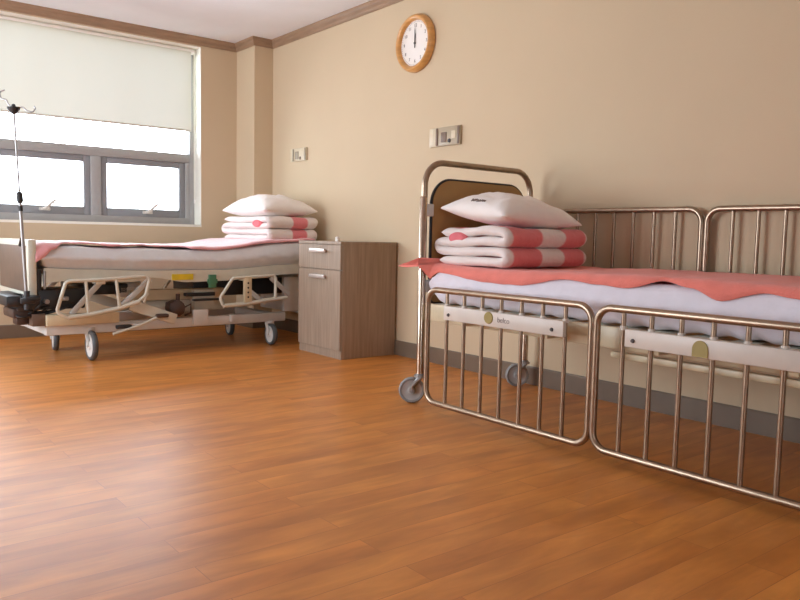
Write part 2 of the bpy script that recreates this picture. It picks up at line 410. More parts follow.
# window: one big frame, four awning sashes below, two fixed lights above
FY0, FY1 = WY+.13, WY+.20
win = thing('window_1', None, None, (1.1, FY0, OZ0)); tag(win, kind='structure')
b = NB(); fx0, fx1 = OX0+t_, 2.652
box(b, fx0, fx1, FY0, FY1, OZ0, .94, .003); box(b, fx0+.05, fx1, FY0, FY1, 1.415, 1.490, .003)
box(b, fx0+.05, fx1, FY0, FY1, OZ1-.05, OZ1-t_, .003)
pitch = .79
box(b, fx1, OX1-t_, FY0, FY1, OZ0, OZ1-t_, .003); box(b, fx0, fx0+.05, FY0, FY1, .94, OZ1-t_, .003)
box(b, 2.614, fx1, FY0, FY1, .94, 1.415, .003)
for k in (1, 2, 3): box(b, 1.862-.04-pitch*(k-1), 1.862+.04-pitch*(k-1), FY0, FY1, .94, 1.415, .003)
box(b, .28-.04, .28+.04, FY0, FY1, 1.49, OZ1-.05, .003)
obj('window_frame', b, M['alu'], win)
for k in range(4):
    x0, x1 = 1.954-pitch*k, 2.562-pitch*k
    if k == 3: x0 = fx0+.10
    b = NB(); s = .052; y0, y1 = FY0+.012, FY1-.012
    for a in ((x0-s, x0, .94, 1.415), (x1, x1+s, .94, 1.415), (x0, x1, .94, 1.005), (x0, x1, 1.365, 1.415)):
        box(b, a[0], a[1], y0, y1, a[2], a[3], .003)
    sa = obj('sash', b, M['sash'], win)
    b = NB(); box(b, x0-.005, x1+.005, FY0+.04, FY0+.046, 1.0, 1.37); obj('pane', b, M['glass'], sa, smooth=False)
    b = NB(); xm = (x0+x1)/2 if k != 1 else 1.48
    xm = {0: 2.29, 1: 1.485}.get(k, xm)
    box(b, xm-.05, xm+.03, FY0-.008, FY0+.014, .965, .988, .003)
    tube(b, fillet([(xm-.02, FY0-.004, .978), (xm-.01, FY0-.04, .985), (xm+.058, FY0-.055, 1.050)], .01), .0115, 8)
    obj('lever_handle', b, M['bracket'], sa)
for x0, x1 in ((fx0+.05, .24), (.32, 2.652)):
    b = NB(); box(b, x0-.004, x1+.004, FY0+.03, FY0+.036, 1.486, OZ1-.046); obj('pane', b, M['glass'], win, smooth=False)

# roller blind
rb = thing('roller_blind', 'ivory translucent roller blind pulled half down over the window', 'blind', (1.1, WY+.06, 1.69))
BYp = WY+.065
b = NB(); grid(b, 60, 24, lambda u, v: (OX0+.03+u*(2.638-OX0-.03), BYp+.0025*sin(u*23)*(1-v)+.0015*sin(u*61), 1.688+v*(2.345-1.688)))
obj('blind_fabric', b, M['blind'], rb)
b = NB(); box(b, OX0+.03, 2.638, BYp-.006, BYp+.006, 1.676, 1.691, .004); obj('bottom_bar', b, mat('ivory_bar', srgb(206, 202, 188), .4), rb)
b = NB(); lathe(b, [(0, OX0+.02), (.024, OX0+.02), (.024, 2.675), (0, 2.675)], (0, BYp+.025, 2.352), (1, 0, 0), 20); obj('roller_tube', b, M['white_plastic'], rb)
b = NB(); tube(b, fillet([(2.668, BYp-.01, 2.36), (2.668, BYp-.01, 1.10), (2.668, BYp+.012, 1.10), (2.668, BYp+.012, 2.36)], .01), .0028, 6)
for k in range(60): lathe(b, [(0, -.0036), (.0036, 0), (0, .0036)], (2.668, BYp-.01, 1.12+k*.02), seg=6)
obj('pull_chain', b, mat('ivory_chain', srgb(214, 208, 194), .4), rb)
b = NB(); lathe(b, [(0, 0), (.006, .004), (.007, .03), (.003, .045), (0, .045)], (2.668, BYp+.001, 1.065), seg=10); obj('chain_weight', b, M['white_plastic'], rb)

# ------------------------------------------------------------------ wall clock
CY, CZ, CR = 3.905, 2.083, .186
ck = thing('wall_clock', 'round honey wood wall clock reading twelve high on the cream wall', 'clock', (WX, CY, CZ))
xa = (-1, 0, 0)
b = NB(); lathe(b, [(CR-.012, 0), (CR, .006), (CR, .022), (CR-.006, .038), (CR-.016, .048), (CR-.026, .048), (CR-.036, .040), (CR-.040, .024), (CR-.040, .010)], (WX, CY, CZ), xa, 64); obj('clock_rim', b, M['clock_wood'], ck)
b = NB(); lathe(b, [(0, .018), (CR-.038, .018), (CR-.038, .002), (0, .002)], (WX, CY, CZ), xa, 64); obj('dial', b, M['clock_face'], ck)
FM = lambda y, z, x: Matrix.Translation((x, y, z)) @ Matrix(((0, 0, -1, 0), (-1, 0, 0, 0), (0, 1, 0, 0), (0, 0, 0, 1)))   # text on a wall that faces -X
b = NB()
for h in range(1, 13):
    a = 2*pi*h/12; text_bm(b, str(h), .030, FM(CY-sin(a)*.114, CZ+cos(a)*.114, WX-.0190))
for k in range(60):
    a = 2*pi*k/60; r0, r1 = (.134, .142)
    mm = Matrix.Translation((WX-.0185, CY-sin(a)*.138, CZ+cos(a)*.138)) @ Matrix.Rotation(a, 4, 'X')
    box(b, -.0006, .0006, -.0008, .0008, -.004, .004, mtx=mm)
obj('numerals', b, M['ink_soft'], ck, smooth=False)
def hand(length, wd, x, ang, name):
    b = NB(); m = Matrix.Translation((x, CY, CZ)) @ Matrix.Rotation(ang, 4, 'X')
    prism(b, [(-wd*.6, -.03), (wd*.6, -.03), (wd, .0), (wd*.8, length*.8), (0, length), (-wd*.8, length*.8), (-wd, 0)], 'x', -.001, .001)
    b.transform(m); obj(name, b, M['ink'], ck, smooth=False)
hand(.065, .0042, WX-.0215, 0.02, 'hour_hand'); hand(.10, .0030, WX-.0245, 0.0, 'minute_hand')
b = NB(); lathe(b, [(0, .028), (.006, .028), (.006, .018), (0, .018)], (WX, CY, CZ), xa, 16); obj('hand_pin', b, M['ink'], ck)

# ------------------------------------------------------------------ bedside wall panels
def wall_panel(y0, y1, z0, z1, label, wide):
    r = thing('nurse_call_panel', label, 'wall panel', (WX, (y0+y1)/2, z0), 0, 'service panels over the beds')
    b = NB()
    if wide: box(b, WX-.012, WX, y1-.065, y1, z0, z1, .003)
    else: box(b, WX-.010, WX, y1-.045, y1, z0, z1, .003)
    obj('blank_plate', b, M['ivory'], r)
    ya, yb = y0, y1-(.07 if wide else .05)
    b = NB(); box(b, WX-.018, WX, ya, yb, z0, z1, .004); obj('face_plate', b, M['ivory2'] if wide else M['ivory'], r)
    for a in ((ya+.004, ya+.022, z0+.004, z1-.004), (yb-.022, yb-.004, z0+.004, z1-.004)):
        b = NB(); box(b, WX-.024, WX-.017, *a, .003); obj('end_cap', b, M['socket'] if wide else M['cap_tan'], r)
    m_ = (ya+yb)/2; zc = (z0+z1)/2
    b = NB(); box(b, WX-.0225, WX-.017, m_+.01, m_+.062, zc-.036, zc+.026, .003); obj('socket_face', b, M['socket'] if wide else M['cap_tan'], r)
    b = NB(); lathe(b, [(0, .008), (.011, .008), (.013, 0), (0, 0)], (WX-.017, m_-.018, zc-.03), xa, 14); obj('call_button', b, M['ink'] if wide else M['socket'], r)
    b = NB(); box(b, WX-.021, WX-.017, m_-.075, m_-.035, zc-.02, zc+.03, .002); obj('switch_key', b, M['ivory'], r)
wall_panel(3.452, 3.748, 1.395, 1.512, 'beige service panel above the bed with the brown headboard', True)
wall_panel(5.265, 5.525, 1.415, 1.520, 'pale beige service panel beside the corner column above the cabinet', False)

# ------------------------------------------------------------------ bedside cabinet
CX0, CY0, CY1, CZT = 2.732, 4.065, 4.594, .778
cab = thing('bedside_cabinet', 'grey-brown woodgrain bedside cabinet with drawer and door against the wall', 'cabinet', (2.96, 4.33, 0))
b = NB(); box(b, CX0+.018, WX-.014, CY0, CY1, 0.0, CZT-.02, .0015, 1); obj('carcass', b, M['cab'], cab, smooth=False)
b = NB(); box(b, CX0, WX-.014, CY0-.002, CY1+.002, CZT-.02, CZT, .002, 1); obj('cabinet_top', b, M['cab'], cab, smooth=False)
b = NB(); box(b, CX0+.012, CX0+.03, CY0+.001, CY1-.001, 0, .055, .001, 1); obj('plinth', b, M['cab'], cab, smooth=False)
def pull(parent, zc):
    b = NB(); y0, y1 = 4.222, 4.425
    outl = [(y0, zc-.012), (y1, zc-.012), (y1-.012, zc+.012), (y0+.012, zc+.012)]
    prism(b, outl, 'x', CX0-.026, CX0-.016, .003)
    for yy in (y0+.03, y1-.03): box(b, CX0-.018, CX0+.001, yy-.006, yy+.006, zc-.006, zc+.006)
    tag(obj('pull_handle', b, M['handle_silver'], parent), 'pale silver bar handle')
b = NB(); box(b, CX0, CX0+.018, CY0+.002, CY1-.002, .592, CZT-.024, .0015, 1); d_ = obj('drawer', b, M['cab'], cab, smooth=False); pull(d_, .715)
b = NB(); box(b, CX0, CX0+.018, CY0+.002, CY1-.002, .058, .586, .0015, 1); d_ = obj('door', b, M['cab'], cab, smooth=False); pull(d_, .541)
# little white pot on the cabinet
r = thing('small_pot', 'tiny white lidded pot standing on top of the bedside cabinet', 'pot', (2.765, 4.155, CZT))
b = NB(); lathe(b, [(0, 0), (.012, 0), (.014, .004), (.014, .018), (.012, .02), (0, .02)], (2.765, 4.155, CZT), seg=20); obj('pot_body', b, M['white_plastic'], r)
b = NB(); lathe(b, [(0, .020), (.015, .020), (.015, .026), (.010, .031), (0, .032)], (2.765, 4.155, CZT), seg=20); obj('lid', b, M['white_plastic'], r)

# ------------------------------------------------------------------ casters
def caster(parent, x, y, r, trail, top, wd, tyre, core, forkm, post_r=.012, local=False, off=.75):
    """post at (x,y); wheel centre trails in direction 'trail' (radians) at radius .45r"""
    d = Vector((cos(trail), sin(trail), 0)); ax = Vector((-sin(trail), cos(trail), 0))
    c = Vector((x, y, r))+d*r*off
    b = NB(); lathe(b, [(0, top), (post_r, top), (post_r, 2*r+.02), (post_r*1.9, 2*r+.018), (post_r*1.9, 2*r+.006), (0, 2*r+.006)], (x, y, 0), seg=16)
    ca = obj('caster', b, forkm, parent, local=local)
    b = NB()
    for s in (-1, 1):
        o = ax*(s*(wd/2+.006))
        tube(b, [Vector((x, y, 2*r+.004))+o*1.0-d*.004, c+o+Vector((0, 0, r*.35))*1, c+o], [.013, .011, .009], 8)
    p0 = Vector((x, y, 2*r+.006)); lathe(b, [(0, -.006), (wd/2+.016, -.006), (wd/2+.016, .004), (0, .004)], p0, seg=18)
    lathe(b, [(0, -wd/2-.014), (.010, -wd/2-.014), (.010, wd/2+.014), (0, wd/2+.014)], c, ax, 12)
    obj('fork', b, forkm, ca, local=local)
    b = NB(); h = wd/2
    lathe(b, [(r*.74, -h*.8), (r*.9, -h), (r*.98, -h*.6), (r, 0), (r*.98, h*.6), (r*.9, h), (r*.74, h*.8)], c, ax, 32); obj('tyre', b, tyre, ca, local=local)
    b = NB(); lathe(b, [(0, -h*1.05), (r*.26, -h*1.05), (r*.30, -h*.7), (r*.55, -h*.55), (r*.76, -h*.85), (r*.76, h*.85), (r*.55, h*.55), (r*.30, h*.7), (r*.26, h*1.05), (0, h*1.05)], c, ax, 32); obj('wheel', b, core, ca, local=local)

# ------------------------------------------------------------------ soft furnishing builders
def mattress(parent, m, x0, x1, y0, y1, zt, zb, rad=.045, nu=120, nv=40, scallop=None, local=False, wr=.004):
    """rounded slab; zt / zb are functions of (x,y); cross-sections along X or Y are both rounded"""
    b = NB()
    def rnd(u, lo, hi, n):   # ease so that rows bunch at the edges
        return lo+(hi-lo)*u
    def pt(x, y, top):
        ex = min(x-x0, x1-x); ey = min(y-y0, y1-y)
        a = 1
        for e in (ex, ey):
            if e < rad: a = min(a, sqrt(max(0, 1-(1-max(e, 0)/rad)**2))) if a == 1 else a*sqrt(max(0, 1-(1-max(e, 0)/rad)**2))
        T, B = zt(x, y), zb(x, y); mid = (T+B)/2
        hh = (T-mid-rad) if T-mid > rad else 0
        z = mid+hh+rad*a if top else mid-hh-rad*a
        return z
    def sp(u, lo, hi):
        k = 6; n = u*(1)
        t = 0.5-0.5*cos(pi*u); u2 = .35*t+.65*u
        return lo+(hi-lo)*u2
    def top(u, v):
        x, y = sp(u, x0, x1), sp(v, y0, y1)
        return (x, y, pt(x, y, True)+wr*nz3(x, y, 0, 9))
    def bot(u, v):
        x, y = sp(u, x0, x1), sp(v, y0, y1); return (x, y, pt(x, y, False))
    A = grid(b, nu, nv, top); B = grid(b, nu, nv, bot)
    def wall(la, lb):
        n = 6; prev = la
        for k in range(1, n+1):
            if k < n:
                cur = []
                for p, q in zip(la, lb):
                    t = k/n; c = p.co.lerp(q.co, t); bulge = .010*sin(pi*t)
                    cx, cy = (x0+x1)/2, (y0+y1)/2
                    dx = -1 if abs(c.x-x0) < 1e-4 else (1 if abs(c.x-x1) < 1e-4 else 0); dy = -1 if abs(c.y-y0) < 1e-4 else (1 if abs(c.y-y1) < 1e-4 else 0)
                    w_ = .006*nz3(c.x*1.5, c.y*1.5, c.z*3, 7)
                    cur.append(b.verts.new((c.x+dx*(bulge+w_), c.y+dy*(bulge+w_), c.z)))
            else: cur = lb
            for i in range(len(la)):
                j = (i+1) % len(la); b.faces.new((prev[i], prev[j], cur[j], cur[i]))
            prev = cur
    ring = lambda V: [V[i][0] for i in range(nu)]+[V[nu][j] for j in range(nv)]+[V[i][nv] for i in range(nu, 0, -1)]+[V[0][j] for j in range(nv, 0, -1)]
    wall(ring(A), ring(B))
    return obj('mattress', b, m, parent, local=local, sharp=80)

def pillow(name, label, group, cen, sx, sy, h, rz, m, marks=False, tilt=(0, 0)):
    T = Matrix.Translation(cen) @ Matrix.Rotation(rz, 4, 'Z') @ Matrix.Rotation(tilt[0], 4, 'X') @ Matrix.Rotation(tilt[1], 4, 'Y')
    r = thing(name, label, 'pillow', cen, 0, group)
    b = NB(); n = 44
    def P(u, v, s):
        a, c = 2*u-1, 2*v-1
        px = .06*(1-c*c); py = .06*(1-a*a)   # sides pulled in between pointed corners
        x = a*(sx/2)*(1-px*abs(a)**3*1.0); y = c*(sy/2)*(1-py*abs(c)**3*1.0)
        q = (max(0, 1-abs(a)**2.4)*max(0, 1-abs(c)**2.4))**.55
        w_ = 1+.14*nz3(a*1.6, c*1.6, s*3+sx, 1.5)+.05*nz3(a*2+c, c*3, sx, 3)
        return T @ Vector((x, y, (s if s > 0 else s*.45)*q*h/2*w_ + .006*nz3(a*3, c*3, s, 2)*q*(1 if s > 0 else .3)))
    shell(b, n, n, lambda u, v: P(u, v, 1), lambda u, v: P(u, v, -1))
    bmesh.ops.remove_doubles(b, verts=b.verts, dist=.0004)
    obj('pillowcase', b, m, r, sharp=100)
    if marks:
        b = NB()
        for k in range(8):
            v = .61-k*.027; lo, hi = (.062, .088)
            for q in range(2):
                u0 = lo+(.006 if (k+q) % 3 == 0 else 0); p = P(u0, v-q*.010, 1); p2 = P(hi-(.008 if (k+2*q) % 4 == 1 else 0), v-q*.010, 1)
                nn = Vector((-.6, -.2, .75))*.0012; tube(b, [p+nn, p2+nn], .0020, 5)
            uu = lo+(hi-lo)*(k % 3)/2; p = P(uu, v, 1); p2 = P(uu, v-.014, 1); nn = Vector((-.6, -.2, .75))*.0012; tube(b, [p+nn, p2+nn], .0018, 5)
        tag(obj('printed_mark', b, M['ink_soft'], r), 'small dark printed line of lettering')
    return r

def quilt(name, label, group, cen, lx, ly, layer, m, lining, rz=0, inner=True, fold_at=.09, seed=0):
    """a quilt folded in four: the sheet runs to and fro along Y and shows two rounded folds at -Y; its ends show at -X"""
    T = Matrix.Translation(cen) @ Matrix.Rotation(rz, 4, 'Z')
    r = tag(thing(name, label, 'quilt', cen, rz, group))
    path = []; h2 = layer/2; y0, y1 = -ly/2+layer, ly/2-layer*.6
    def turn(yc, zc, sgn, n=10):
        return [(yc+sgn*sin(pi*k/n)*h2*1.6, zc-cos(pi*k/n)*h2) for k in range(n+1)]
    z = h2
    path += [(y1-(y1-y0)*k/14, z) for k in range(15)]
    path += turn(y0, z+h2, -1)[1:]; z += layer
    path += [(y0+(y1-y0)*k/14, z) for k in range(1, 15)]
    path += turn(y1, z+h2, 1)[1:]; z += layer
    path += [(y1-(y1-y0)*k/14, z) for k in range(1, 15)]
    path += turn(y0, z+h2, -1)[1:]; z += layer
    path += [(y0+(y1-y0)*k/14, z) for k in range(1, 15)]
    n = len(path)-1
    def pn(t):
        i = min(int(t*n), n-1); f = t*n-i; a, c = Vector(path[i]), Vector(path[i+1])
        p = a.lerp(c, f); i0, i1 = max(0, i-1), min(n, i+2); d = (Vector(path[i1])-Vector(path[i0])).normalized()
        return p, Vector((-d.y, d.x))
    def side(sg):
        def f(u, v):
            t_v = v-.88*sin(2*pi*v)/(2*pi); u2 = u-.5*sin(2*pi*u)/(2*pi)
            x = -lx/2+lx*u2; p, nn = pn(t_v)
            e = min(u2, 1-u2)*lx; k = sqrt(max(0.02, 1-max(0, 1-e/.035)**2))
            end = min(t_v, 1-t_v); k2 = sqrt(max(.02, 1-max(0, 1-end/.014)**2))
            th = layer*.5*k*k2*(.97+.16*nz3(x, p.x*1.3, p.y, 9)+.06*nz3(x, p.x, p.y*2, 24))
            sag = (.014*nz3(x, p.x, 3+seed, 5)+.004*nz3(x, p.x, 8, 14))*(p.y/(4*layer))
            q = p+nn*th*sg
            return T @ Vector((x+.016*nz3(p.x, p.y*3, 1+seed, 8)*(1 if u < .5 else -1), q.x, max(.0, q.y+sag)))
        return f
    b = NB(); shell(b, 50, 2*n, side(1), side(-1)); bmesh.ops.remove_doubles(b, verts=b.verts, dist=.0002)
    obj('folded_quilt', b, m, r, sharp=100)
    if inner:
        b = NB()
        s_ = NB(); lathe(s_, [(0, .0), (.8, .0), (1, -.3), (1, -1), (0, -1)], (0, 0, 0), (-1, 0, 0), 24)
        s_.transform(Matrix.Translation((-lx/2-.004, fold_at, layer*2.85)) @ Matrix.Diagonal((.035, .060, layer*.62, 1))); merge(b, s_)
        b.transform(T); tag(obj('lining_fold', b, lining, r), 'pink lining showing inside the fold')
    return r

# ------------------------------------------------------------------ bed along the right wall
XN, XF = 2.37, 3.145          # near and far side of the frame
YH, YF = 2.80, .62            # head and foot ends
bed = thing('hospital_bed', 'chromed hospital bed with brown headboard and barred side rails against the right wall', 'bed', (2.76, 1.72, 0), 0, 'hospital beds')
def bed_end(Y, top, sgn):
    xa_, xb_ = 2.365, 3.118; zt = top
    b = NB(); arch = fillet([(xa_, Y, .60), (xa_, Y, zt-.02), (xa_+.05, Y, zt), (xb_-.09, Y, zt-.012), (xb_, Y, zt-.06), (xb_, Y, .60)], [0, .10, .14, .12, .09, 0], 10)
    arch = fillet([(xa_, Y, .60), (xa_, Y, zt), (xb_, Y, zt-.004), (xb_, Y, .60)], .115, 12)
    tube(b, arch, .0155, 14); ar = obj('end_arch', b, M['brass_tube'], bed)
    for x in (xa_-.004, xb_):
        b = NB(); lathe(b, [(0, .13), (.0185, .13), (.0185, 1.01 if top > 1.1 else .7), (.015, 1.015 if top > 1.1 else .705), (0, 1.015 if top > 1.1 else .705)], (x, Y, 0), seg=16); obj('post', b, M['chrome'], bed)
    z0, z1 = .50, zt-.083; a, c = xa_+.047, xb_-.047
    def outline(g):
        return [(p.x, p.z) for p in fillet([(a-g, 0, z0-g), (a-g, 0, z1+g), (c+g, 0, z1+g-.003), (c+g, 0, z0-g)], [.03, .12+g, .12+g, .03], 12, True)]
    b = NB(); prism(b, outline(0), 'y', Y-.011, Y+.011, .002); pn_ = obj('headboard_panel' if sgn > 0 else 'footboard_panel', b, M['panel_brown'], bed)
    b = NB(); tube(b, [(x, Y, z) for x, z in outline(.002)], .0085, 8, closed=True); obj('edge_strip', b, M['rubber'], pn_)
    for z in (.95, .58) if top > 1.1 else (.62,):
        for s, x in ((1, xa_), (-1, xb_)):
            b = NB(); box(b, min(x, x+s*.05), max(x, x+s*.05), Y-.016, Y+.016, z-.03, z+.03, .005); obj('panel_clip', b, M['grey_metal'], pn_)
bed_end(YH, 1.183, 1); bed_end(YF, .86, -1)
for x, y, tr in ((2.362, YH, radians(143)), (3.118, YH, radians(147)), (2.362, YF, radians(120)), (3.118, YF, radians(150))):
    caster(bed, x, y, .065, tr, .16, .03, M['grey_rubber'], M['wheel_grey'], M['steel'], off=.6)
# frame
for s, x in ((1, XN), (-1, XF)):
    b = NB(); box(b, min(x, x+s*.025), max(x, x+s*.025), YF+.02, YH-.02, .415, .497, .005); obj('side_frame', b, M['beige_metal'], bed)
    b = NB(); box(b, min(x, x+s*.03), max(x, x+s*.03), YF+.02, 1.70, .380, .405, .006); obj('lower_frame', b, M['beige_metal'], bed)
for k in range(14):
    y = YF+.09+k*.15; b = NB(); box(b, XN+.024, XF-.024, y, y+.09, .478, .496, .003); obj('deck_slat', b, M['cream_metal'], bed)
for y in (YF+.04, 1.7, YH-.06):
    b = NB(); box(b, XN+.02, XF-.02, y-.02, y+.02, .425, .465, .004); obj('cross_member', b, M['grey_metal'], bed)
# side rails
def side_rail(X, ya, yb, z0, z1, inner, bracket, emblem, nm='side_rail', phase=.133):
    """ya > yb; closed rounded loop in the Y-Z plane"""
    b = NB(); tube(b, fillet([(X, ya, z0), (X, ya, z1), (X, yb, z1), (X, yb, z0)], .062, 9, True), .0135, 12, closed=True)
    rl = obj(nm, b, M['brass_tube'], bed)
    for k in range(7):
        y = ya-phase-k*.1125
        if y < yb+.03: continue
        b = NB(); lathe(b, [(0, z0+.004), (.0085, z0+.004), (.0085, z1-.004), (0, z1-.004)], (X+.001, y, 0), seg=12); obj('bar', b, M['brass_tube'], rl)
        if bracket:
            b = NB(); lathe(b, [(0, .52), (.012, .52), (.013, .505), (0, .505)], (X+.001, y, 0), seg=12); obj('bar_sleeve', b, M['bracket'], rl)
    if bracket:
        s = -1
        q0, q1 = ya-.135, yb+.115
        b = NB(); box(b, X-.024, X-.004, q1, q0, .449, .512, .004); br = obj('slide_bracket', b, M['bracket'], rl)
        for y in (q0-.035, q1+.055):
            b = NB(); lathe(b, [(0, .006), (.006, .006), (.008, 0), (0, 0)], (X-.024, y, .474), xa, 12); obj('bolt', b, M['ink'], br)
        ye = (q0+q1)/2+.055
        b = NB()
        if emblem == 'round': lathe(b, [(0, .004), (.024, .004), (.026, 0), (0, 0)], (X-.024, ye, .486), xa, 24)
        else: prism(b, [(ye+.027, .452)]+[(ye+.027*cos(pi*k/16), .476+.030*sin(pi*k/16)) for k in range(17)]+[(ye-.027, .452)], 'x', X-.028, X-.023)
        obj('emblem', b, M['emblem'], br)
        if emblem == 'round':
            b = NB(); text_bm(b, 'belco', .032, FM(ye-.085, .482, X-.0245)); obj('lettering', b, M['ink_soft'], br, smooth=False)
        for y in (q0-.10, q1+.12):
            b = NB(); box(b, X+.004, XN+.004, y-.02, y+.02, .43, .47, .004); obj('rail_arm', b, M['beige_metal'], rl)
    else:
        for y in (ya-.2, yb+.2):
            b = NB(); box(b, XF-.012, X+.006, y-.02, y+.02, .42, .47, .004); obj('rail_arm', b, M['beige_metal'], rl)
side_rail(2.27, 2.645, 1.712, .052, .578, XN, True, 'round')
side_rail(2.27, 1.690, .757, .052, .578, XN, True, 'half', phase=.113)
side_rail(3.168, 2.645, 1.816, .44, .970, XF, False, None, phase=.135)
side_rail(3.168, 1.790, .857, .44, .970, XF, False, None, phase=.118)
# bedding
mt_x0, mt_x1, mt_y0, mt_y1 = 2.385, 3.13, YF+.05, YH-.05
def scal(x, y):
    e = max(0, 1-(x-mt_x0)/.12); return .498+.022*e*(abs(sin((y-2.51)/.1125*pi))*-1+1)
ztop = lambda x, y: .668+.012*nz3(x, y, 0, 1.7)+.006*nz3(x, y, 4, 5)
mattress(bed, M['sheet'], mt_x0, mt_x1, mt_y0, mt_y1, ztop, scal, .045, 150, 44, wr=.003)
edge_tab = [(2.93, .665), (2.80, .66), (2.67, .640), (2.40, .620), (2.19, .618), (1.94, .650), (1.80, .640), (1.66, .633), (1.50, .664), (1.40, .650), (1.28, .616), (1.14, .650), (1.02, .642), (.9, .66), (.7, .64)]
def drape(x_in, y, zt, x0, rad, off):
    """follow a rounded mattress edge: x_in is the arc position measured from far inside; returns (x,z)"""
    lim = x0+rad
    if x_in >= lim: return x_in, zt
    s = lim-x_in; a = s/rad
    if a < pi/2: return lim-rad*sin(a), zt-rad*(1-cos(a))
    return x0, zt-rad-(s-rad*pi/2)
def blanket_bed():
    b = NB(); rad = .05
    def surf(off):
        def f(u, v):
            y = 2.93-u*(2.93-.66); zt = .676+.012*nz3(2.7, y, 0, 1.7)+off
            ez = interp(y, edge_tab); drop = (.672-ez); 
            # arc length needed for that drop
            if drop <= 0: s_e = -.05-.3*(-drop)
            elif drop < rad: s_e = rad*math.acos(1-drop/rad)
            else: s_e = rad*pi/2+drop-rad
            x_e = mt_x0-.004+rad-s_e
            if y > 2.70: x_e += (2.328-x_e)*min(1, (y-2.70)/.07)
            xf = 3.115+.010*nz3(0, y, 9, 5)
            xx = x_e+(xf-x_e)*v
            if y > 2.772:
                t = (y-2.772)/(2.93-2.772); x = 2.322+.006*v-.004*t; z = .672-.004*t+v*.042*(1-t)**.8
            else: x, z = drape(xx, y, zt, mt_x0-.004-off*.5, rad, off)
            z += .004*nz3(x, y, 2, 12)+.010*max(0, nz3(x*.8, y, 5, 4))*(1 if v > .1 else v*10)
            x -= off*.3*(1 if v < .1 else 0)
            return (x, y, z+.002)
        return f
    shell(b, 150, 40, surf(.009), surf(.001))
    o = obj('pink_blanket', b, M['pink'], sharp=100)
    return centre(tag(o, 'salmon pink blanket spread over the chromed bed against the right wall', 'blanket', 'pink bed blankets'))
blanket_bed()
Q = stripe_mat('pink_striped_quilt', 'X', [(-.245, -.055), (.105, .255)], srgb(230, 222, 218), srgb(222, 126, 128))
quilt('folded_quilt', 'white and pink striped quilt folded on the bed with the brown headboard', 'folded striped quilts', (2.705, 2.535, .688), .57, .46, .0455, Q, M['pink_fold'])
pillow('pillow', 'white pillow with a small printed line lying before the brown headboard', 'white pillows', (2.685, 2.525, .925), .555, .44, .212, 0, M['pillow'], True, (0.10, .05))

# ------------------------------------------------------------------ electric bed under the window
EB = thing('electric_bed', 'cream adjustable hospital bed standing under the window with lowered side rails', 'bed', (1.075, 4.83, 0), radians(1.5), 'hospital beds')
def E(name, bm, m, parent=EB, **k): return obj(name, bm, m, parent, local=True, **k)
BL, BW = 1.99, .88
top_tab = [(0, .715), (.2, .725), (.48, .716), (.95, .706), (1.15, .708), (1.75, .762), (2.0, .775)]
bot_tab = [(0, .582), (.3, .570), (.67, .558), (1.2, .556), (1.74, .587), (2.0, .60)]
mattress(EB, M['sheet_grey'], .035, BL, 0, BW, lambda x, y: interp(x, top_tab)-.006+.008*nz3(x, y, 1, 3), lambda x, y: interp(x, bot_tab), .05, 140, 40, local=True)
# sleeping deck following the mattress
deck_bot = [(0, .496), (.20, .508), (.35, .520), (.60, .532), (.72, .515), (.95, .482), (1.2, .486), (1.74, .523), (2, .535)]
def strip(v0, v1, m, name, ins=0):
    b = NB(); n = 60
    f = lambda z: (lambda u, v: (.045+u*(BL-.06), v0+(v1-v0)*v, interp(.045+u*(BL-.06), z)))
    shell(b, n, 2, f([(x, z+.006) for x, z in bot_tab]), f([(x, z+ins) for x, z in deck_bot])); return E(name, b, m, sharp=35)
strip(.005, .035, M['cream_metal'], 'deck_edge'); strip(BW-.035, BW-.005, M['cream_metal'], 'deck_edge')
strip(.034, BW-.034, M['grey_metal'], 'deck', .05)
b = NB(); box(b, .84, .99, -.001, .006, .498, .538, .001, 1); tag(E('warning_label', b, M['yellow'], sharp=30), 'yellow sticker')
b = NB(); box(b, 1.10, 1.155, -.012, .006, .44, .53, .004); box(b, 1.09, 1.165, -.010, .0, .47, .50, .004); tag(E('release_tag', b, M['green']), 'green release tag')
# foot end board
fb_x = -.022
b = NB(); prism(b, [(p.x, p.z) for p in fillet([(-.005, 0, .405), (-.005, 0, .755), (.76, 0, .755), (.76, 0, .405)], .03, 6, True)], 'x', fb_x-.018, fb_x+.018, .006)
fbo = E('footboard', b, M['cream_metal'])
b = NB(); box(b, fb_x-.022, fb_x+.022, .05, .72, .44, .72, .006); tag(E('footboard_panel', b, M['foot_brown'], fbo), 'taupe laminate panel')
b = NB(); box(b, fb_x-.024, fb_x+.024, -.012, .040, .40, .758, .010); E('footboard_upright', b, M['cream_metal'], fbo)
b = NB(); tube(b, [(fb_x-.04, .10, .72), (fb_x-.045, .04, .76)], .009, 8); tube(b, [(fb_x-.02, .085, .70), (fb_x-.045, .07, .74)], .008, 8); E('latch_lever', b, M['rubber'], fbo)
b = NB(); tube(b, [(.015, .03, .45), (.02, .03, .58)], .020, 12); E('corner_buffer', b, M['dark_plastic'])
b = NB(); tube(b, [(.048, .012, .46), (.050, .008, .57)], .008, 10); E('gas_strut', b, M['steel'])
# head end frame, low and hidden by the mattress
b = NB(); box(b, BL-.02, BL+.015, .05, BW-.05, .20, .60, .006); E('head_frame', b, M['grey_metal'])
b = NB(); box(b, BL-.25, BL-.02, .06, .10, .24, .50, .006); E('head_side_plate', b, M['grey_metal'])
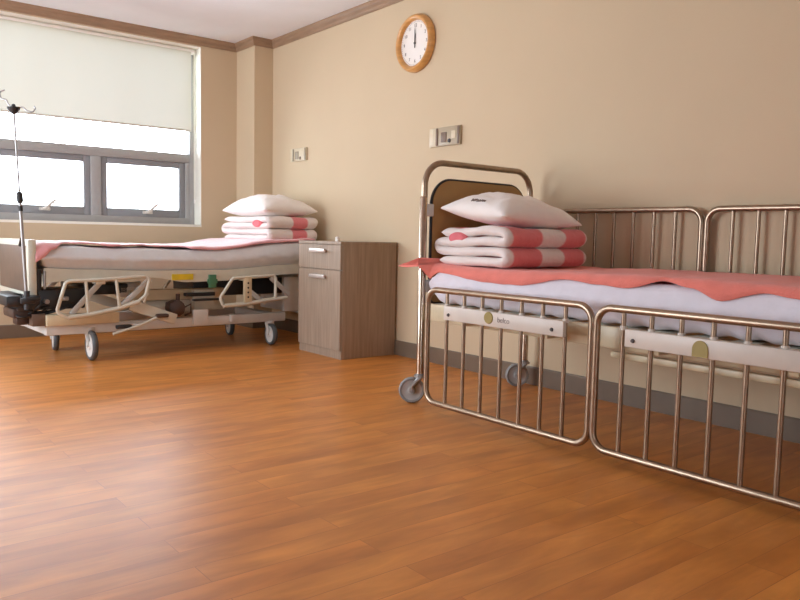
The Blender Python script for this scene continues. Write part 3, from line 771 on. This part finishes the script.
# folded-down side rails
def rail_tube(pts, r, parent=EB, name='bar', m='cream_metal', rad=.03):
    b = NB(); tube(b, fillet(pts, rad, 6), r, 10); return E(name, b, M[m], parent)
def rails(v):
    s = -1 if v < .4 else 1
    f1 = rail_tube([(.63, v, .36), (.675, v, .535), (.40, v, .515), (.155, v, .508), (.098, v, .325), (.16, v, .288), (.28, v, .298), (.46, v, .328), (.585, v, .362), (.66, v, .42)], .0115, EB, 'foot_side_rail')
    rail_tube([(.165, v, .288), (.28, v, .297), (.46, v, .328), (.60, v, .368)], .0155, f1, 'lower_rail')
    for x0, z0, x1, z1 in ((.27, .515, .285, .30), (.455, .518, .475, .33)): rail_tube([(x0, v, z0), (x1, v, z1)], .0105, f1)
    h1 = rail_tube([(1.60, v, .35), (1.605, v, .52), (1.45, v, .512), (1.26, v, .505), (1.165, v, .37), (1.19, v, .312), (1.35, v, .32), (1.55, v, .345), (1.70, v, .352)], .0115, EB, 'head_side_rail')
    rail_tube([(1.19, v, .315), (1.35, v, .32), (1.55, v, .343), (1.69, v, .352)], .0150, h1, 'lower_rail')
    b = NB(); box(b, 1.345, 1.405, min(v-.012, v+.012), max(v-.012, v+.012), .33, .515, .005); hp = E('rail_post', b, M['beige_metal'], h1)
    b = NB()
    for k in range(4): lathe(b, [(0, .003), (.007, .003), (.007, 0), (0, 0)], (1.375, v-.0115, .37+k*.033), (0, -1, 0), 10)
    E('peg_hole', b, M['rubber'], hp)
    for x in (.36, 1.37):
        b = NB(); box(b, x-.03, x+.03, min(v, .03 if v < .4 else BW-.03), max(v, .03 if v < .4 else BW-.03), .485, .515, .004); E('rail_hinge', b, M['cream_metal'], f1 if x < 1 else h1)
rails(-.045); rails(BW+.045)
# lifting arms, beams, drive
def arm(x0, z0, x1, z1, v, w_, t_2, m='cream_metal', name='lift_arm'):
    b = NB(); d = Vector((x1-x0, 0, z1-z0)); L_ = d.length; ang = math.atan2(d.z, d.x)
    mt = Matrix.Translation((x0, v, z0)) @ Matrix.Rotation(-ang, 4, 'Y'); box(b, 0, L_, -t_2/2, t_2/2, -w_/2, w_/2, .006, mtx=mt); return E(name, b, M[m])
for v in (.022, BW-.022):
    arm(.20, .30, .385, .50, v, .034, .02, 'grey_metal'); arm(.50, .33, .70, .51, v, .036, .02, 'grey_metal')
    arm(1.60, .50, 1.76, .37, v, .034, .02, 'grey_metal'); arm(1.42, .41, 1.56, .31, v, .034, .02, 'grey_metal')
    arm(.56, .345, .86, .235, v-.03, .07, .02, 'cream_metal', 'link_plate')
b = NB(); box(b, .62, 1.30, .16, .22, .355, .425, .006); E('cross_beam', b, M['beige_metal'])
b = NB(); box(b, .66, 1.32, .20, .25, .265, .345, .006); box(b, 1.05, 1.20, .12, .20, .28, .42, .006); E('drive_beam', b, M['cream_metal'])
b = NB(); lathe(b, [(0, 0), (.03, 0), (.03, .12), (.034, .13), (.034, .30), (.02, .31), (0, .31)], (.42, .25, .43), (1, 0, .05), 18); box(b, .56, .72, .2, .3, .38, .45, .01); E('drive_motor', b, M['grey_metal'])
b = NB(); lathe(b, [(0, 0), (.05, 0), (.055, .02), (.055, .09), (.03, .11), (0, .11)], (.885, .11, .305), (0, -1, 0), 20); box(b, .835, .875, .02, .11, .265, .345, .008); lathe(b, [(0, 0), (.014, 0), (.014, .06), (0, .06)], (.905, .06, .34), seg=10); tube(b, [(.93, .05, .30), (.985, .03, .33), (.985, .03, .27), (.94, .03, .255)], .007, 8); tag(E('gear_unit', b, M['dark_brown']), 'dark brown gear unit')
for q in ((1.02, 1.22, .05, .09, .345, .36), (.98, 1.2, .1, .14, .375, .40)):
    b = NB(); box(b, *q, .004); E('cable_tray', b, M['dark_plastic'])
# underframe
b = NB(); box(b, .06, 1.74, .04, .10, .172, .236, .006); E('base_beam', b, M['grey_metal'])
b = NB(); box(b, .06, 1.74, .62, .68, .172, .236, .006); E('base_beam', b, M['grey_metal'])
for q in ((.06, .14, .10, .62, .176, .230), (1.62, 1.70, .10, .62, .176, .230)):
    b = NB(); box(b, *q, .005); E('base_crossbar', b, M['grey_metal'])
for q in ((1.00, 1.11, .02, .041, .18, .29), (1.28, 1.31, .02, .041, .19, .24)):
    b = NB(); box(b, *q, .004); E('frame_bracket', b, M['grey_metal'])
b = NB(); box(b, .055, .49, .0, .07, .235, .302, .005); E('foot_block', b, M['beige_metal'])
b = NB(); box(b, -.02, .06, .03, .25, .235, .31, .006); tag(E('end_block', b, M['foot_brown']), 'taupe end block')
b = NB(); tube(b, [(.44, -.02, .165), (.60, -.03, .21), (.735, -.03, .262)], .0095, 10); pd = E('brake_pedal', b, M['cream_metal'])
b = NB(); box(b, .715, .80, -.05, -.01, .255, .280, .010); E('pedal_pad', b, M['dark_brown'], pd)
b = NB(); box(b, .46, .56, -.03, .0, .195, .222, .008); E('pedal_pad', b, M['dark_plastic'], pd)
b = NB(); tube(b, [(.58, -.0, .215), (.60, -.03, .212)], .008, 8); E('pedal_axle', b, M['grey_metal'], pd)
# dark controller and cables at the foot
b = NB(); box(b, -.10, .03, .03, .20, .33, .425, .012); box(b, -.16, -.04, .02, .46, .36, .425, .014); cb = tag(E('control_box', b, M['dark_plastic']), 'black control box')
b = NB(); box(b, -.12, .0, .05, .30, .285, .345, .014); box(b, -.09, -.02, .10, .20, .24, .295, .010); E('power_unit', b, M['dark_brown'], cb)
for k in range(7):
    r1 = random.Random(k); p = [(-.10+.05*r1.random(), .02+.3*r1.random(), .40), (-.12+.2*r1.random(), .0+.1*r1.random(), .33-.05*r1.random()), (.02+.15*r1.random(), .02+.12*r1.random(), .30+.08*r1.random()), (.12+.2*r1.random(), .12, .40)]
    b = NB(); tube(b, fillet(p, .03, 6), .007, 7); E('cable', b, M['rubber'], cb)
b = NB(); box(b, .02, .30, .06, .30, .33, .455, .012); E('actuator', b, M['dark_plastic'])
b = NB(); box(b, .15, .19, .02, .07, .385, .41, .006); E('connector', b, M['steel'])
b = NB(); lathe(b, [(0, 0), (.014, 0), (.014, .05), (0, .05)], (.06, .05, .385), (0, -1, 0), 12); E('connector', b, M['steel'])
b = NB(); box(b, .30, .62, .2, .6, .40, .47, .01); E('gear_housing', b, M['dark_plastic'])
b = NB(); box(b, 1.1, 1.9, .25, .6, .36, .48, .01); E('gear_housing', b, M['dark_plastic'])
# socket that carries the drip stand
b = NB(); box(b, fb_x-.085, fb_x-.008, -.10, -.06, .385, .42, .006); box(b, fb_x-.05, fb_x+.02, -.10, .04, .40, .43, .006)
lathe(b, [(.017, .35), (.017, .46), (.011, .46), (.011, .37), (0, .37), (0, .35), (.017, .35)], (fb_x-.050, -.08, 0), seg=14); E('drip_stand_socket', b, M['dark_plastic'])
for x, y, r_, tr in ((.325, .065, .096, radians(-92)), (1.615, .06, .080, radians(-94)), (.26, .60, .088, radians(-100)), (1.60, .64, .080, radians(80))):
    caster(EB, x, y, r_, tr, .215, .036, M['tyre_dark'], M['wheel_white'], M['grey_metal'], .018, local=True, off=.35)

# pink blanket on it
def blanket_electric():
    b = NB(); rad = .055
    tab = [(.0, -.085), (.035, -.080), (.10, -.038), (.19, .03), (.27, .02), (.45, -.012), (.60, .01), (.75, .02), (.90, .02), (.955, .03), (.985, -.018), (1.1, -.022), (1.3, -.018), (1.6, -.02), (1.99, -.012)]
    Tm = WORLD[EB]
    def surf(off):
        def f(u, v):
            x = -.005+u*1.99; xx = max(.03, x); zt = interp(xx, top_tab)+.006+off+.008*nz3(x, .4, 1, 3)
            s_ = interp(x, tab)                  # >0 lies back on the top, <0 hangs down
            y_e = (.0+rad*.6)+s_ if s_ > 0 else (.0+rad*.6)+s_*1.15
            yy = y_e+(BW-.02-y_e)*v
            lim = rad*.9; y, z = yy, zt
            if yy < lim:
                s2 = lim-yy; a = s2/rad
                if a < pi/2: y, z = lim-rad*sin(a), zt-rad*(1-cos(a))
                else: y, z = lim-rad, zt-rad-(s2-rad*pi/2)
                y -= .004+off*.4
            if x < .06:                      # hangs over the foot end a little
                t = (.06-x)/.065; z -= .022*t*t
            z += .005*nz3(x, y, 2, 10)+.012*max(0, nz3(x, y, 8, 4))*min(1, v*6)
            return Tm @ Vector((x, y, z+.003))
        return f
    shell(b, 150, 36, surf(.010), surf(.001))
    o = obj('pink_blanket', b, M['pink_light'], sharp=100)
    return centre(tag(o, 'pale pink blanket spread over the cream bed under the window', 'blanket', 'pink bed blankets'))
blanket_electric()
Q2 = stripe_mat('pale_striped_quilt', 'X', [(-.01, .12)], srgb(234, 226, 222), srgb(224, 130, 136))
quilt('folded_quilt', 'white and pink quilt folded on the head of the bed under the window', 'folded striped quilts', (2.872, 5.275, .765), .455, .66, .0455, Q2, M['pink_fold'], radians(4), fold_at=-.17, seed=4)
pillow('pillow', 'plain white pillow on the folded quilt near the corner column', 'white pillows', (2.865, 5.27, .995), .48, .66, .25, radians(3), M['pillow'], False, (0, 0))

# ------------------------------------------------------------------ drip stand
bx_, by_ = (WORLD[EB] @ Vector((fb_x-.050, -.08, 0))).xy
iv = thing('drip_stand', 'slim steel drip pole with two hooks rising from the foot of the window bed', 'drip stand', (bx_, by_, .37))
pb = Vector((bx_, by_, .372)); pt_ = Vector((bx_-.047, by_-.0, 1.485))
def along(z): return pb.lerp(pt_, (z-pb.z)/(pt_.z-pb.z))
b = NB(); tube(b, [pb, along(.99)], .0095, 12); obj('lower_pole', b, M['steel'], iv)
b = NB(); tube(b, [along(.98), along(1.495)], .006, 10); obj('upper_pole', b, M['steel'], iv)
b = NB(); ax_ = (pt_-pb).normalized()
lathe(b, [(0, -.03), (.014, -.03), (.018, -.015), (.018, .025), (.012, .035), (0, .035)], along(.995), ax_, 14); lathe(b, [(0, -.015), (.012, -.015), (.012, .015), (0, .015)], along(.935), ax_, 12); obj('height_clamp', b, M['rubber'], iv)
b = NB(); lathe(b, [(0, -.02), (.012, -.02), (.034, .008), (.036, .018), (.012, .022), (.008, .034), (0, .036)], pt_, ax_, 18); obj('hook_hub', b, M['rubber'], iv)
for dx, dz in ((-1, .02), (1, -.012)):
    k = pt_+Vector((0, 0, .012))
    d = Vector((.78, -.62, 0))*dx
    b = NB()
    if dx < 0: pts = [k, k+d*.03+Vector((0, 0, .02)), k+d*.04+Vector((0, 0, .045)), k+d*.075+Vector((0, 0, .055)), k+d*.078+Vector((0, 0, .09)), k+d*.05+Vector((0, 0, .10))]
    else: pts = [k, k+d*.05+Vector((0, 0, .008)), k+d*.075+Vector((0, 0, -.012)), k+d*.105+Vector((0, 0, -.022)), k+d*.125+Vector((0, 0, .0)), k+d*.115+Vector((0, 0, .014))]
    tube(b, fillet(pts, .018, 6), .0042, 8); obj('hook', b, M['steel'], iv)
